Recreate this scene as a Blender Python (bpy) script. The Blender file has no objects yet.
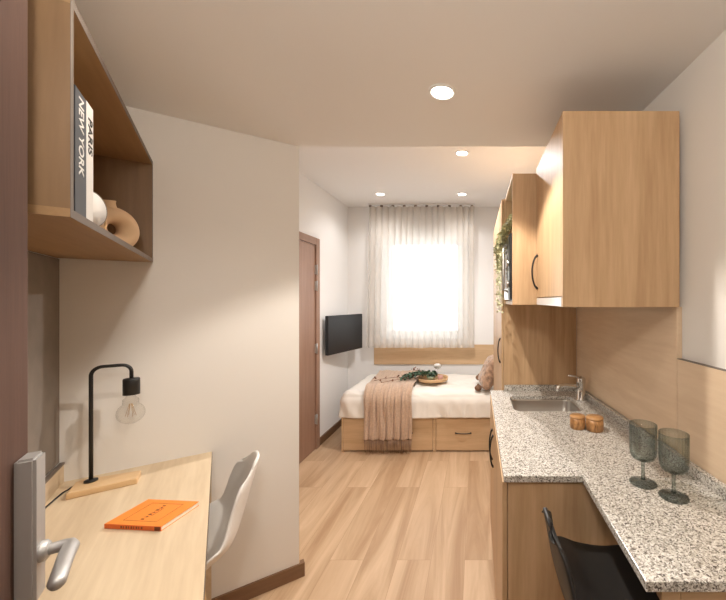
import bpy, bmesh, math, random
from mathutils import Vector, Matrix, noise
random.seed(4)
C = bpy.context.scene.collection
PI = math.pi
R = math.radians
TH = math.atan2(.593, .806)          # direction of the skewed entrance walls
H = 1.48                             # eye height

# ------------------------------------------------------------ camera
cd = bpy.data.cameras.new('camera')
cd.sensor_fit = 'HORIZONTAL'; cd.sensor_width = 36
cd.lens = 348 / 726 * 36
cd.shift_x = -(477 - 363) / 726
cd.clip_start = .02
cam = bpy.data.objects.new('camera', cd); C.objects.link(cam)
cam.location = (0, 0, H); cam.rotation_euler = (PI / 2, 0, 0)
bpy.context.scene.camera = cam

# ------------------------------------------------------------ world, light, exposure
S = bpy.context.scene
S.view_settings.view_transform = 'Standard'
S.view_settings.look = 'None'
S.view_settings.gamma = 1
S.view_settings.use_curve_mapping = False
S.view_settings.exposure = 0.17
w = bpy.data.worlds.new('daylight'); S.world = w; w.use_nodes = True
w.node_tree.nodes['Background'].inputs[0].default_value = (.93, .97, 1, 1)
w.node_tree.nodes['Background'].inputs[1].default_value = 2.2

WARM = (1, .925, .83)
NEUT = (1, .965, .94)
SPOTS = [  # x, y, z, power, cone degrees, blend, colour
    (-.137, 1.372, 2.30, 49, 112, .25, WARM),
    (-.60, .84, 2.30, 15, 140, .8, WARM),  # added fill spot above the view, brightens the entrance end
    (-.118, 2.746, 2.64, 92, 150, .6, NEUT),
    (-1.06, 3.81, 2.64, 14, 150, .7, NEUT),
    (-.164, 3.81, 2.64, 14, 150, .7, NEUT),
]

def daylight():
    l = bpy.data.lights.new('window_daylight', 'AREA'); l.shape = 'RECTANGLE'
    l.size = 1.6; l.size_y = 1.6; l.energy = 90; l.color = (.90, .95, 1)
    o = bpy.data.objects.new('window_daylight', l); C.objects.link(o)
    o.location = (-.65, 6.4, 1.75); o.rotation_euler = (-PI / 2, 0, 0)
daylight()

# ------------------------------------------------------------ materials
def new_mat(name):
    m = bpy.data.materials.new(name); m.use_nodes = True
    return m, m.node_tree, m.node_tree.nodes['Principled BSDF']
def plain(name, col, rough=.5, metal=0, bump=0, bscale=200, spec=.5, var=0, vscale=6, sheen=0):
    m, t, b = new_mat(name)
    b.inputs['Base Color'].default_value = (*col, 1)
    b.inputs['Roughness'].default_value = rough
    b.inputs['Metallic'].default_value = metal
    b.inputs['Specular IOR Level'].default_value = spec
    if sheen: b.inputs['Sheen Weight'].default_value = sheen
    tc = t.nodes.new('ShaderNodeTexCoord')
    if var:
        n = t.nodes.new('ShaderNodeTexNoise'); n.inputs['Scale'].default_value = vscale
        n.inputs['Detail'].default_value = 4
        r = t.nodes.new('ShaderNodeValToRGB')
        r.color_ramp.elements[0].position = .3; r.color_ramp.elements[1].position = .7
        r.color_ramp.elements[0].color = (*[c * (1 - var) for c in col], 1)
        r.color_ramp.elements[1].color = (*[min(1, c * (1 + var)) for c in col], 1)
        t.links.new(tc.outputs['Object'], n.inputs['Vector'])
        t.links.new(n.outputs['Fac'], r.inputs[0]); t.links.new(r.outputs[0], b.inputs['Base Color'])
    if bump:
        n = t.nodes.new('ShaderNodeTexNoise'); n.inputs['Scale'].default_value = bscale
        t.links.new(tc.outputs['Object'], n.inputs['Vector'])
        bp = t.nodes.new('ShaderNodeBump'); bp.inputs['Strength'].default_value = bump
        bp.inputs['Distance'].default_value = .002
        t.links.new(n.outputs['Fac'], bp.inputs['Height']); t.links.new(bp.outputs[0], b.inputs['Normal'])
    return m
def wood(name, a, bcol, grain='Z', rough=.45, scale=14, stretch=.07, spec=.4, contrast=.22):
    m, t, b = new_mat(name)
    tc = t.nodes.new('ShaderNodeTexCoord'); mp = t.nodes.new('ShaderNodeMapping')
    sc = {'X': (stretch, 1, 1), 'Y': (1, stretch, 1), 'Z': (1, 1, stretch)}[grain]
    mp.inputs['Scale'].default_value = sc
    t.links.new(tc.outputs['Object'], mp.inputs['Vector'])
    n = t.nodes.new('ShaderNodeTexNoise'); n.inputs['Scale'].default_value = scale
    n.inputs['Detail'].default_value = 7; n.inputs['Roughness'].default_value = .62
    n.inputs['Distortion'].default_value = .6
    n2 = t.nodes.new('ShaderNodeTexNoise'); n2.inputs['Scale'].default_value = scale * 7
    n2.inputs['Detail'].default_value = 3
    t.links.new(mp.outputs[0], n.inputs['Vector']); t.links.new(mp.outputs[0], n2.inputs['Vector'])
    mx = t.nodes.new('ShaderNodeMix'); mx.inputs[0].default_value = .3
    t.links.new(n.outputs['Fac'], mx.inputs[2]); t.links.new(n2.outputs['Fac'], mx.inputs[3])
    r = t.nodes.new('ShaderNodeValToRGB')
    r.color_ramp.elements[0].position = .5 - contrast; r.color_ramp.elements[1].position = .5 + contrast * .7
    r.color_ramp.elements[0].color = (*a, 1); r.color_ramp.elements[1].color = (*bcol, 1)
    t.links.new(mx.outputs[0], r.inputs[0]); t.links.new(r.outputs[0], b.inputs['Base Color'])
    b.inputs['Roughness'].default_value = rough; b.inputs['Specular IOR Level'].default_value = spec
    bp = t.nodes.new('ShaderNodeBump'); bp.inputs['Strength'].default_value = .08; bp.inputs['Distance'].default_value = .001
    t.links.new(mx.outputs[0], bp.inputs['Height']); t.links.new(bp.outputs[0], b.inputs['Normal'])
    return m
def emis(name, col, s):
    m, t, b = new_mat(name)
    b.inputs['Base Color'].default_value = (*col, 1)
    b.inputs['Emission Color'].default_value = (*col, 1); b.inputs['Emission Strength'].default_value = s
    return m
def thin_glass(name, tint, edge, gloss=.12):
    """thin-walled glass: tinted transparency, darker at grazing angles, with a clear reflection"""
    m, t, b = new_mat(name); t.nodes.remove(b)
    out = t.nodes['Material Output']
    lw = t.nodes.new('ShaderNodeLayerWeight'); lw.inputs['Blend'].default_value = .35
    mc = t.nodes.new('ShaderNodeMix'); mc.data_type = 'RGBA'
    mc.inputs[6].default_value = (*tint, 1); mc.inputs[7].default_value = (*edge, 1)
    t.links.new(lw.outputs['Facing'], mc.inputs[0])
    tr = t.nodes.new('ShaderNodeBsdfTransparent'); t.links.new(mc.outputs[2], tr.inputs[0])
    gl = t.nodes.new('ShaderNodeBsdfGlossy'); gl.inputs['Roughness'].default_value = .05
    fp = t.nodes.new('ShaderNodeMath'); fp.operation = 'POWER'; fp.inputs[1].default_value = 4
    lf_ = t.nodes.new('ShaderNodeLayerWeight'); lf_.inputs['Blend'].default_value = .5; t.links.new(lf_.outputs['Facing'], fp.inputs[0])
    fr = t.nodes.new('ShaderNodeMath'); fr.operation = 'MULTIPLY_ADD'; fr.inputs[1].default_value = .55; fr.inputs[2].default_value = .035
    t.links.new(fp.outputs[0], fr.inputs[0])
    ms = t.nodes.new('ShaderNodeMixShader')
    t.links.new(fr.outputs[0], ms.inputs[0]); t.links.new(tr.outputs[0], ms.inputs[1]); t.links.new(gl.outputs[0], ms.inputs[2])
    t.links.new(ms.outputs[0], out.inputs[0])
    return m
def granite():
    m, t, b = new_mat('speckled granite')
    tc = t.nodes.new('ShaderNodeTexCoord')
    v = t.nodes.new('ShaderNodeTexVoronoi'); v.inputs['Scale'].default_value = 300
    n0 = t.nodes.new('ShaderNodeTexNoise'); n0.inputs['Scale'].default_value = 120; n0.inputs['Detail'].default_value = 2
    ad = t.nodes.new('ShaderNodeMix'); ad.data_type = 'VECTOR'; ad.inputs[0].default_value = .012
    t.links.new(tc.outputs['Object'], n0.inputs['Vector'])
    t.links.new(tc.outputs['Object'], ad.inputs[4]); t.links.new(n0.outputs['Color'], ad.inputs[5])
    t.links.new(ad.outputs[1], v.inputs['Vector'])
    sp = t.nodes.new('ShaderNodeSeparateColor'); t.links.new(v.outputs['Color'], sp.inputs[0])
    r = t.nodes.new('ShaderNodeValToRGB'); r.color_ramp.interpolation = 'CONSTANT'
    E = r.color_ramp.elements
    E[0].position = 0; E[0].color = (.10, .085, .075, 1)
    E[1].position = .09; E[1].color = (.22, .195, .17, 1)
    for p, c in ((.22, (.37, .34, .30)), (.38, (.52, .49, .44)), (.60, (.66, .63, .575)), (.82, (.77, .75, .71))):
        e = E.new(p); e.color = (*c, 1)
    t.links.new(sp.outputs[0], r.inputs[0]); t.links.new(r.outputs[0], b.inputs['Base Color'])
    b.inputs['Roughness'].default_value = .22; b.inputs['Specular IOR Level'].default_value = .5
    return m
def floor_mat():
    m, t, b = new_mat('oak plank floor')
    tc = t.nodes.new('ShaderNodeTexCoord'); mp = t.nodes.new('ShaderNodeMapping')
    mp.inputs['Rotation'].default_value = (0, 0, PI / 2); mp.inputs['Location'].default_value = (.31, .07, 0)
    t.links.new(tc.outputs['Object'], mp.inputs['Vector'])
    br = t.nodes.new('ShaderNodeTexBrick'); br.offset = .37; br.offset_frequency = 2
    br.inputs['Scale'].default_value = 1; br.inputs['Brick Width'].default_value = 1.22
    br.inputs['Row Height'].default_value = .192; br.inputs['Mortar Size'].default_value = .0012
    br.inputs['Mortar Smooth'].default_value = .2
    br.inputs['Color1'].default_value = (.30, .30, .30, 1); br.inputs['Color2'].default_value = (.70, .70, .70, 1)
    br.inputs['Mortar'].default_value = (0, 0, 0, 1)
    t.links.new(mp.outputs[0], br.inputs['Vector'])
    m2 = t.nodes.new('ShaderNodeMapping'); m2.inputs['Scale'].default_value = (1, .09, 1)
    t.links.new(tc.outputs['Object'], m2.inputs['Vector'])
    off = t.nodes.new('ShaderNodeVectorMath'); off.operation = 'MULTIPLY_ADD'
    off.inputs[1].default_value = (9, 9, 9)
    t.links.new(br.outputs['Color'], off.inputs[0]); t.links.new(m2.outputs[0], off.inputs[2])
    n = t.nodes.new('ShaderNodeTexNoise'); n.inputs['Scale'].default_value = 9; n.inputs['Detail'].default_value = 8
    n.inputs['Roughness'].default_value = .6; n.inputs['Distortion'].default_value = .8
    t.links.new(off.outputs[0], n.inputs['Vector'])
    mx = t.nodes.new('ShaderNodeMix'); mx.inputs[0].default_value = .20
    t.links.new(n.outputs['Fac'], mx.inputs[2]); t.links.new(br.outputs['Color'], mx.inputs[3])
    r = t.nodes.new('ShaderNodeValToRGB')
    r.color_ramp.elements[0].position = .33; r.color_ramp.elements[0].color = (.42, .26, .145, 1)
    r.color_ramp.elements[1].position = .66; r.color_ramp.elements[1].color = (.69, .50, .33, 1)
    e = r.color_ramp.elements.new(.5); e.color = (.57, .39, .24, 1)
    t.links.new(mx.outputs[0], r.inputs[0])
    dk = t.nodes.new('ShaderNodeMix'); dk.data_type = 'RGBA'; dk.inputs[7].default_value = (.42, .26, .15, 1)
    t.links.new(br.outputs['Fac'], dk.inputs[0]); t.links.new(r.outputs[0], dk.inputs[6])
    t.links.new(dk.outputs[2], b.inputs['Base Color'])
    b.inputs['Roughness'].default_value = .42; b.inputs['Specular IOR Level'].default_value = .4
    return m
def curtain_mat():
    m, t, b = new_mat('sheer linen'); t.nodes.remove(b)
    out = t.nodes['Material Output']
    tc = t.nodes.new('ShaderNodeTexCoord'); n = t.nodes.new('ShaderNodeTexNoise'); n.inputs['Scale'].default_value = 300
    t.links.new(tc.outputs['Object'], n.inputs['Vector'])
    r = t.nodes.new('ShaderNodeMapRange'); r.inputs[3].default_value = .18; r.inputs[4].default_value = .42
    t.links.new(n.outputs['Fac'], r.inputs[0])
    tr = t.nodes.new('ShaderNodeBsdfTransparent')
    df = t.nodes.new('ShaderNodeBsdfDiffuse'); df.inputs[0].default_value = (.80, .75, .69, 1)
    tl = t.nodes.new('ShaderNodeBsdfTranslucent'); tl.inputs[0].default_value = (.82, .79, .75, 1)
    a = t.nodes.new('ShaderNodeMixShader'); a.inputs[0].default_value = .4
    t.links.new(df.outputs[0], a.inputs[1]); t.links.new(tl.outputs[0], a.inputs[2])
    c = t.nodes.new('ShaderNodeMixShader')
    t.links.new(r.outputs[0], c.inputs[0]); t.links.new(a.outputs[0], c.inputs[1]); t.links.new(tr.outputs[0], c.inputs[2])
    t.links.new(c.outputs[0], out.inputs[0])
    return m

M = dict(
    wall=plain('painted wall', (.82, .79, .75), .85, bump=.05, bscale=90),
    ceil=plain('painted ceiling', (.87, .86, .85), .9),
    white=plain('white bedroom paint', (.88, .87, .86), .85),
    floor=floor_mat(),
    oak=wood('light oak melamine', (.43, .26, .135), (.67, .46, .27), 'Z', scale=11),
    oakx=wood('light oak melamine horizontal grain', (.52, .34, .19), (.68, .48, .29), 'X'),
    oaky=wood('oak wall panel', (.64, .46, .30), (.80, .63, .455), 'Y', scale=10, contrast=.24),
    desk=wood('desk oak', (.56, .42, .27), (.74, .60, .42), 'Y', scale=11),
    shelfshade=wood('shelf oak darkened as shade', (.17, .095, .04), (.25, .145, .068), 'Z', scale=10),  # side panels only: darker tone carries the shade on the shelf ends
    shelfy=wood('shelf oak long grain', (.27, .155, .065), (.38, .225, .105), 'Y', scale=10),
    edge=plain('grey brown edge band', (.17, .135, .11), .6),
    brown=wood('dark brown oak door', (.072, .040, .030), (.125, .070, .052), 'Z', scale=26, stretch=.05, contrast=.3, rough=.7, spec=.15),
    brown2=wood('bedroom door oak', (.26, .145, .10), (.38, .235, .165), 'Z', scale=26, stretch=.05, contrast=.3),
    base=wood('brown skirting wood', (.16, .085, .045), (.24, .135, .075), 'X', scale=12),
    greypanel=plain('grey felt panel', (.22, .185, .155), .95, var=.08, vscale=14, bump=.1),
    granite=granite(),
    black=plain('matt black metal', (.012, .011, .010), .45),
    stool=plain('black polypropylene', (.022, .020, .019), .42, spec=.4),
    chair=plain('white polypropylene', (.83, .81, .78), .35),
    steel=plain('brushed steel', (.62, .60, .57), .28, 1),
    nickel=plain('satin nickel', (.50, .49, .48), .5, .75),
    chrome=plain('chrome', (.75, .74, .72), .12, 1),
    gold=plain('thin brass', (.45, .28, .12), .35, 1),
    lampwood=wood('lamp base pine', (.62, .40, .20), (.75, .52, .29), 'X', scale=14),
    olive=wood('olive wood', (.16, .06, .02), (.62, .33, .13), 'Z', rough=.35, scale=32, stretch=.4, contrast=.16),
    olivelid=wood('olive wood lid', (.38, .18, .065), (.60, .33, .14), 'X', rough=.35, scale=30, stretch=.3),
    orange=plain('orange cover', (.90, .27, .035), .45),
    orangeink=plain('dark brown ink', (.20, .045, .01), .6),
    spineorange=plain('red orange spine', (.78, .155, .02), .5),
    paper=plain('paper edge', (.84, .80, .70), .8),
    greybook=plain('dark grey cover', (.075, .080, .090), .6),
    whitebook=plain('white cover', (.74, .72, .69), .6),
    inkw=plain('white ink', (.80, .79, .76), .7),
    inkk=plain('black ink', (.03, .03, .03), .7),
    vase=plain('sand ceramic', (.62, .42, .25), .75, bump=.15, bscale=300),
    duvet=plain('cream cotton duvet', (.86, .82, .755), .9, bump=.2, bscale=60, sheen=.2),
    throw=plain('beige knitted throw', (.56, .40, .29), .95, var=.12, vscale=60, bump=.5, bscale=400, sheen=.3),
    fringe=plain('taupe fringe yarn', (.34, .22, .15), .95),
    cushion=plain('brown fluffy cushion', (.42, .27, .18), .98, var=.45, vscale=28, bump=1, bscale=120, sheen=.4),
    tassel=plain('dark brown tassel', (.20, .11, .065), .95),
    tray=wood('tray wood', (.58, .35, .17), (.72, .48, .26), 'X'),
    leaf=plain('eucalyptus leaf', (.07, .13, .075), .6, var=.5, vscale=30),
    twig=plain('dry twig', (.22, .10, .06), .8),
    ivy=plain('pale trailing leaves', (.58, .57, .34), .6, var=.4, vscale=80),
    pot=plain('white pot', (.75, .73, .70), .5),
    greencup=plain('sage green ceramic', (.36, .45, .34), .5),
    pinkcup=plain('dusty pink ceramic', (.60, .34, .28), .5),
    tv=plain('television screen', (.010, .012, .016), .10, spec=.7),
    tvb=plain('television bezel', (.012, .012, .014), .35),
    microglass=plain('microwave glass', (.03, .03, .035), .06, spec=.9),
    uplastic=plain('white window frame', (.80, .80, .80), .4),
    lightring=plain('white light ring', (.85, .84, .82), .4),
    lens=emis('lit downlight lens', (1, .93, .82), 14),
    curtain=curtain_mat(),
    glass=thin_glass('smoked ribbed glass', (.90, .925, .92), (.50, .56, .55)),
    glassd=thin_glass('smoked glass stem', (.74, .78, .77), (.34, .39, .38)),
    clear=thin_glass('clear glass', (.985, .985, .98), (.90, .90, .89)),
    pane=thin_glass('window pane', (.97, .98, .98), (.9, .92, .92)),
    hood=plain('white hood front', (.78, .78, .78), .3),
    cable=plain('black cable', (.02, .018, .016), .6),
)

# ------------------------------------------------------------ mesh helpers
class MB:
    def __init__(s): s.bm = bmesh.new()
    def box(s, x0, x1, y0, y1, z0, z1, mat=None, rot=None, bev=0.0):
        b = bmesh.new(); bmesh.ops.create_cube(b, size=1)
        for v in b.verts:
            v.co = Vector((x0 + (v.co.x + .5) * (x1 - x0), y0 + (v.co.y + .5) * (y1 - y0), z0 + (v.co.z + .5) * (z1 - z0)))
        if bev: bmesh.ops.bevel(b, geom=b.edges[:], offset=bev, segments=2, affect='EDGES', clamp_overlap=True)
        return s.add(b, rot)
    def add(s, b, mtx=None):
        if mtx is not None: b.transform(mtx)
        me = bpy.data.meshes.new('t'); b.to_mesh(me); b.free(); s.bm.from_mesh(me); bpy.data.meshes.remove(me)
        return s
    def lathe(s, prof, c=(0, 0, 0), seg=40, mtx=None, ribs=0, ribamp=0):
        b = bmesh.new(); rings = []
        for r, z in prof:
            ring = []
            for i in range(seg):
                a = 2 * PI * i / seg
                rr = max(r, 1e-5) * (1 + (ribamp * math.cos(ribs * a) if ribs else 0))
                ring.append(b.verts.new((c[0] + rr * math.cos(a), c[1] + rr * math.sin(a), c[2] + z)))
            rings.append(ring)
        for p, q in zip(rings, rings[1:]):
            for i in range(seg):
                b.faces.new((p[i], p[(i + 1) % seg], q[(i + 1) % seg], q[i]))
        if prof[0][0] > 1e-4 and prof[0] != prof[-1]: b.faces.new(rings[0][::-1])
        if prof[-1][0] > 1e-4 and prof[0] != prof[-1]: b.faces.new(rings[-1])
        bmesh.ops.remove_doubles(b, verts=b.verts[:], dist=1e-5)
        for f in b.faces: f.smooth = True
        return s.add(b, mtx)
    def tube(s, pts, r, seg=10, mtx=None):
        pts = [Vector(p) for p in pts]; b = bmesh.new(); rings = []
        rs = r if isinstance(r, (list, tuple)) else [r] * len(pts)
        up = None
        for i, p in enumerate(pts):
            d = (pts[min(i + 1, len(pts) - 1)] - pts[max(i - 1, 0)]).normalized()
            if up is None:
                up = Vector((0, 0, 1)) if abs(d.z) < .9 else Vector((1, 0, 0))
            sx = d.cross(up).normalized(); up = sx.cross(d).normalized()
            rings.append([b.verts.new(p + (sx * math.cos(2 * PI * k / seg) + up * math.sin(2 * PI * k / seg)) * rs[i]) for k in range(seg)])
        for p, q in zip(rings, rings[1:]):
            for k in range(seg): b.faces.new((p[k], p[(k + 1) % seg], q[(k + 1) % seg], q[k]))
        b.faces.new(rings[0][::-1]); b.faces.new(rings[-1])
        for f in b.faces: f.smooth = True
        return s.add(b, mtx)
    def prism(s, poly, z0, z1, mtx=None):
        b = bmesh.new()
        lo = [b.verts.new((x, y, z0)) for x, y in poly]; hi = [b.verts.new((x, y, z1)) for x, y in poly]
        b.faces.new(lo[::-1]); b.faces.new(hi)
        n = len(poly)
        for i in range(n): b.faces.new((lo[i], lo[(i + 1) % n], hi[(i + 1) % n], hi[i]))
        return s.add(b, mtx)
    def grid(s, fn, nu, nv, closed=False):
        b = bmesh.new(); g = [[b.verts.new(fn(i / nu, j / nv)) for j in range(nv + 1)] for i in range(nu + 1)]
        for i in range(nu):
            for j in range(nv): b.faces.new((g[i][j], g[i + 1][j], g[i + 1][j + 1], g[i][j + 1])).smooth = True
        return s.add(b)

ORG = {}
def toworld(p, fr):
    x, y, z = p
    if fr == 'uv': return Vector((x * .806 - y * .593, x * .593 + y * .806, z))
    return Vector(p)
def place(o, loc, fr):
    o.location = toworld(loc, fr)
    if fr == 'uv': o.rotation_euler = (0, 0, TH)
def meta(o, label=None, cat=None, group=None, kind=None):
    if label: o['label'] = label
    if cat: o['category'] = cat
    if group: o['group'] = group
    if kind: o['kind'] = kind
    return o
def thing(name, label, cat, loc=(0, 0, 0), fr='w', group=None, kind=None):
    o = bpy.data.objects.new(name, None); C.objects.link(o); o.empty_display_size = .05
    place(o, loc, fr); ORG[o.name] = Vector(loc)
    return meta(o, label, cat, group, kind)
def obj(name, mb, mat, parent=None, loc=None, fr='w', smooth=None, mods=()):
    bm = mb.bm if isinstance(mb, MB) else mb
    if parent is not None: org = ORG[parent.name]
    else: org = Vector(loc) if loc is not None else Vector((0, 0, 0))
    bmesh.ops.translate(bm, verts=bm.verts[:], vec=-org)
    bmesh.ops.recalc_face_normals(bm, faces=bm.faces[:])
    me = bpy.data.meshes.new(name); bm.to_mesh(me); bm.free()
    me.materials.append(M[mat] if isinstance(mat, str) else mat)
    if smooth:
        for p in me.polygons: p.use_smooth = True
    o = bpy.data.objects.new(name, me); C.objects.link(o)
    if parent is not None: o.parent = parent
    else: place(o, org, fr)
    ORG[o.name] = org
    for k, kw in mods:
        md = o.modifiers.new(k, k)
        for a, v in kw.items(): setattr(md, a, v)
    return o
def single(name, mb, mat, label, cat, loc=None, fr='w', group=None, **k):
    return meta(obj(name, mb, mat, None, loc, fr, **k), label, cat, group)
def struct(name, mb, mat, fr='w', label=None, parent=None):
    o = obj(name, mb, mat, parent, fr=fr)
    if parent is None: o['kind'] = 'structure'; o['label'] = label; o['category'] = name.split('_')[0]
    return o
def children(o): return [c for c in bpy.data.objects if c.parent == o]
def copy_tree(o, parent=None):
    c = o.copy(); C.objects.link(c)
    if parent: c.parent = parent
    for ch in children(o): copy_tree(ch, c)
    return c
def text_mesh(txt, size, mtx, depth=.0004, shear=0, bold=.0):
    cu = bpy.data.curves.new('t', 'FONT'); cu.body = txt; cu.size = size; cu.extrude = depth
    cu.align_x = 'CENTER'; cu.align_y = 'CENTER'; cu.shear = shear; cu.offset = bold
    o = bpy.data.objects.new('t', cu); C.objects.link(o)
    bpy.context.view_layer.update()
    me = bpy.data.meshes.new_from_object(o.evaluated_get(bpy.context.evaluated_depsgraph_get()))
    bpy.data.objects.remove(o); b = bmesh.new(); b.from_mesh(me); bpy.data.meshes.remove(me)
    b.transform(mtx); return b
BV = lambda w=.0015: ('BEVEL', dict(width=w, segments=2, limit_method='ANGLE'))

# ------------------------------------------------------------ geometry constants
VW, UE = -.515, 2.065            # left wall and alcove end wall in the skewed frame
CX, CY = -.951, 1.86             # outside corner of the alcove wall
RW = .74                         # right wall
BL, BB = -1.61, 4.34             # bedroom left wall, back wall
ZL, ZH = 2.30, 2.64              # low and high ceilings

# ------------------------------------------------------------ structure
struct('floor', MB().box(-3.2, 2.2, -2.6, 4.6, -.06, 0), 'floor', label='light oak plank floor running towards the bed')
struct('ceiling', MB().box(-3.2, 2.2, -2.6, CY, ZL, ZH + .1), 'ceil', label='lower painted ceiling over the entrance and kitchen end')
o = struct('ceiling', MB().box(-2.0, 1.0, CY, 4.6, ZH, ZH + .1), 'white', label='higher white ceiling over the bedroom end')
# alcove end wall
def uvp(v, u): return (v * .806 - u * .593, v * .593 + u * .806)
D2 = uvp(VW - .25, UE)
struct('wall_end', MB().prism([(CX, CY), (-2.3, CY), D2], 0, ZL), 'wall', label='beige wall at the end of the desk alcove, set at an angle')
struct('wall_left', MB().box(VW - .15, VW, -1.6, UE, 0, ZL), 'wall', fr='uv', label='wall behind the desk and the open wall shelf')
struct('wall_bedroom', MB().box(BL - .12, BL, CY, BB + .2, 0, ZH), 'white', label='white bedroom wall carrying the door and the television')
def XW(y): return .72 - .080 * (y - 1.234)      # face of the wall panels: the kitchen wall is not square to the room
struct('wall_right', MB().prism([(XW(.3) + .02, .3), (XW(3.345) + .02, 3.345), (1.0, 3.345), (1.0, .3)], 0, ZH), 'wall', label='pale right wall behind the kitchen')
struct('wall_right', MB().box(.74, 1.0, 3.346, BB + .2, 0, ZH), 'white', label='white right wall at the head of the bed')
WX0, WX1, WZ0, WZ1 = -1.13, -.185, 1.01, 2.25
struct('wall_back', MB().box(BL, WX0, BB, BB + .2, 0, ZH).box(WX1, RW, BB, BB + .2, 0, ZH)
       .box(WX0, WX1, BB, BB + .2, 0, WZ0).box(WX0, WX1, BB, BB + .2, WZ1, ZH), 'white', label='white back wall around the window')
struct('wall_entrance', MB().box(VW, -.29, -.14, -.02, 0, ZL).box(.68, .985, -.14, -.02, 0, ZL).box(-.29, .68, -.14, -.02, 2.12, ZL),
       'wall', fr='uv', label='entrance wall with the open doorway')
struct('wall_corridor', MB().box(VW, 1.4, -1.6, -1.5, 0, ZL).box(1.3, 1.4, -1.5, -.14, 0, ZL), 'wall', fr='uv', label='plain corridor wall outside the entrance')
# skirtings
struct('baseboard_end', MB().box(-.52, .362, UE - .014, UE, 0, .072).box(.345, .362, UE, UE + .02, 0, .072), 'base', fr='uv', label='brown skirting board under the angled alcove wall')
struct('baseboard_bedroom', MB().box(BL, BL + .014, 3.53, BB, 0, .075), 'base', label='brown skirting board under the television')
struct('baseboard_back', MB().box(BL + .014, RW, BB - .014, BB, 0, .075), 'base', label='brown skirting board behind the bed')
# grey panel and wood upstand on the left wall
struct('trim_1', MB().box(VW, VW + .006, .2, UE - .001, .845, 1.64), 'greypanel', fr='uv', label='grey panel on the wall between desk and shelf')
struct('trim_2', MB().box(VW + .0005, VW + .018, .99, UE - .001, .766, .835), 'desk', fr='uv', label='wooden upstand along the back of the desk')
struct('trim_3', MB().box(VW + .0065, VW + .020, .99, UE - .001, .8355, .843), 'edge', fr='uv', label='dark strip on top of the desk upstand')
# kitchen wall panels
struct('trim_4', MB().prism([(XW(1.252), 1.252), (XW(2.238), 2.238), (XW(2.238) + .019, 2.238), (XW(1.252) + .019, 1.252)], .937, 1.455), 'oaky', label='wood splashback under the wall cupboards')
struct('trim_5', MB().prism([(XW(.60), .60), (XW(1.249), 1.249), (XW(1.249) + .019, 1.249), (XW(.60) + .019, .60)], .30, 1.268), 'oaky', label='lower wood wall panel beside the breakfast bar')
struct('trim_6', MB().prism([(XW(.60) - .0005, .60), (XW(1.249) - .0005, 1.249), (XW(1.249) + .019, 1.249), (XW(.60) + .019, .60)], 1.2682, 1.2700), 'edge', label='thin dark edge on the lower wood wall panel')
# bedroom wood strip
struct('trim_7', MB().box(-1.28, RW - .001, BB - .018, BB - .001, .68, .925), 'oakx', label='wide wood strip on the wall above the bed')

# window
t = thing('window_1', 'white framed window glowing behind the sheer curtain', 'window', ((WX0 + WX1) / 2, BB + .14, WZ0), kind='structure')
f = MB()
for a in ((WX0, WX1, WZ0, WZ0 + .085), (WX0, WX1, WZ1 - .07, WZ1), (WX0, WX0 + .06, WZ0 + .085, WZ1 - .07), (WX1 - .06, WX1, WZ0 + .085, WZ1 - .07)):
    f.box(a[0], a[1], BB + .11, BB + .17, a[2], a[3])
obj('window_frame', f, 'uplastic', t, mods=[BV(.004)])
obj('window_pane', MB().box(WX0 + .06, WX1 - .06, BB + .138, BB + .144, WZ0 + .085, WZ1 - .07), 'pane', t)
obj('window_sill', MB().box(WX0 - .02, WX1 + .02, BB - .02, BB + .11, WZ0 - .02, WZ0 - .0005), 'uplastic', t, mods=[BV(.003)])

# bedroom door on the left wall
t = thing('door_1', 'brown wooden door in the bedroom wall, left of the television', 'door', (BL, 3.03, 0), kind='structure')
obj('door_leaf', MB().box(BL - .03, BL + .008, 2.62, 3.44, .005, 2.02), 'brown2', t)
obj('door_frame', MB().box(BL, BL + .022, 3.445, 3.52, 0, 2.095).box(BL, BL + .022, 2.54, 2.615, 0, 2.095).box(BL, BL + .022, 2.615, 3.445, 2.025, 2.095), 'brown2', t, mods=[BV(.003)])
for z in (1.78, 1.62, 1.0, .30):
    obj('hinge', MB().box(BL + .008, BL + .026, 3.434, 3.450, z - .045, z + .045).lathe([(.006, -.05), (.006, .05)], (BL + .028, 3.442, z), 12), 'nickel', t)
h = MB().lathe([(.024, 0), (.024, .008)], (0, 0, 0), 24, Matrix.Translation((BL + .008, 2.69, 1.03)) @ Matrix.Rotation(PI / 2, 4, 'Y'))
h.tube([(BL + .01, 2.69, 1.03), (BL + .05, 2.69, 1.03), (BL + .055, 2.70, 1.03), (BL + .055, 2.81, 1.03)], .009)
obj('door_handle', h, 'nickel', t)

# open entrance door in the foreground
DV = -.272
t = thing('door_2', 'dark brown entrance door standing open at the left edge', 'door', (DV, .48, 0), 'uv', kind='structure')
obj('door_leaf', MB().box(DV - .045, DV, .012, .957, .008, 2.09), 'brown', t, mods=[BV(.002)])
ep = obj('escutcheon', MB().box(DV + .0002, DV + .024, .900, .944, .972, 1.217, bev=.004), 'nickel', t)
lz = 1.050; lu = .921
lv = MB().lathe([(.017, 0), (.017, .010), (.0125, .014)], (0, 0, 0), 24, Matrix.Translation((DV + .020, lu, lz)) @ Matrix.Rotation(PI / 2, 4, 'Y'))
lv.tube([(DV + .022, lu, lz), (DV + .040, lu, lz), (DV + .050, lu, lz), (DV + .057, lu - .003, lz), (DV + .061, lu - .012, lz), (DV + .062, lu - .035, lz),
         (DV + .066, lu - .075, lz - .001), (DV + .070, lu - .112, lz - .002), (DV + .071, lu - .120, lz - .003)], [.0095, .0095, .010, .0105, .011, .011, .0105, .0105, .007], 14)
obj('door_handle', lv, 'nickel', t)

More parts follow.
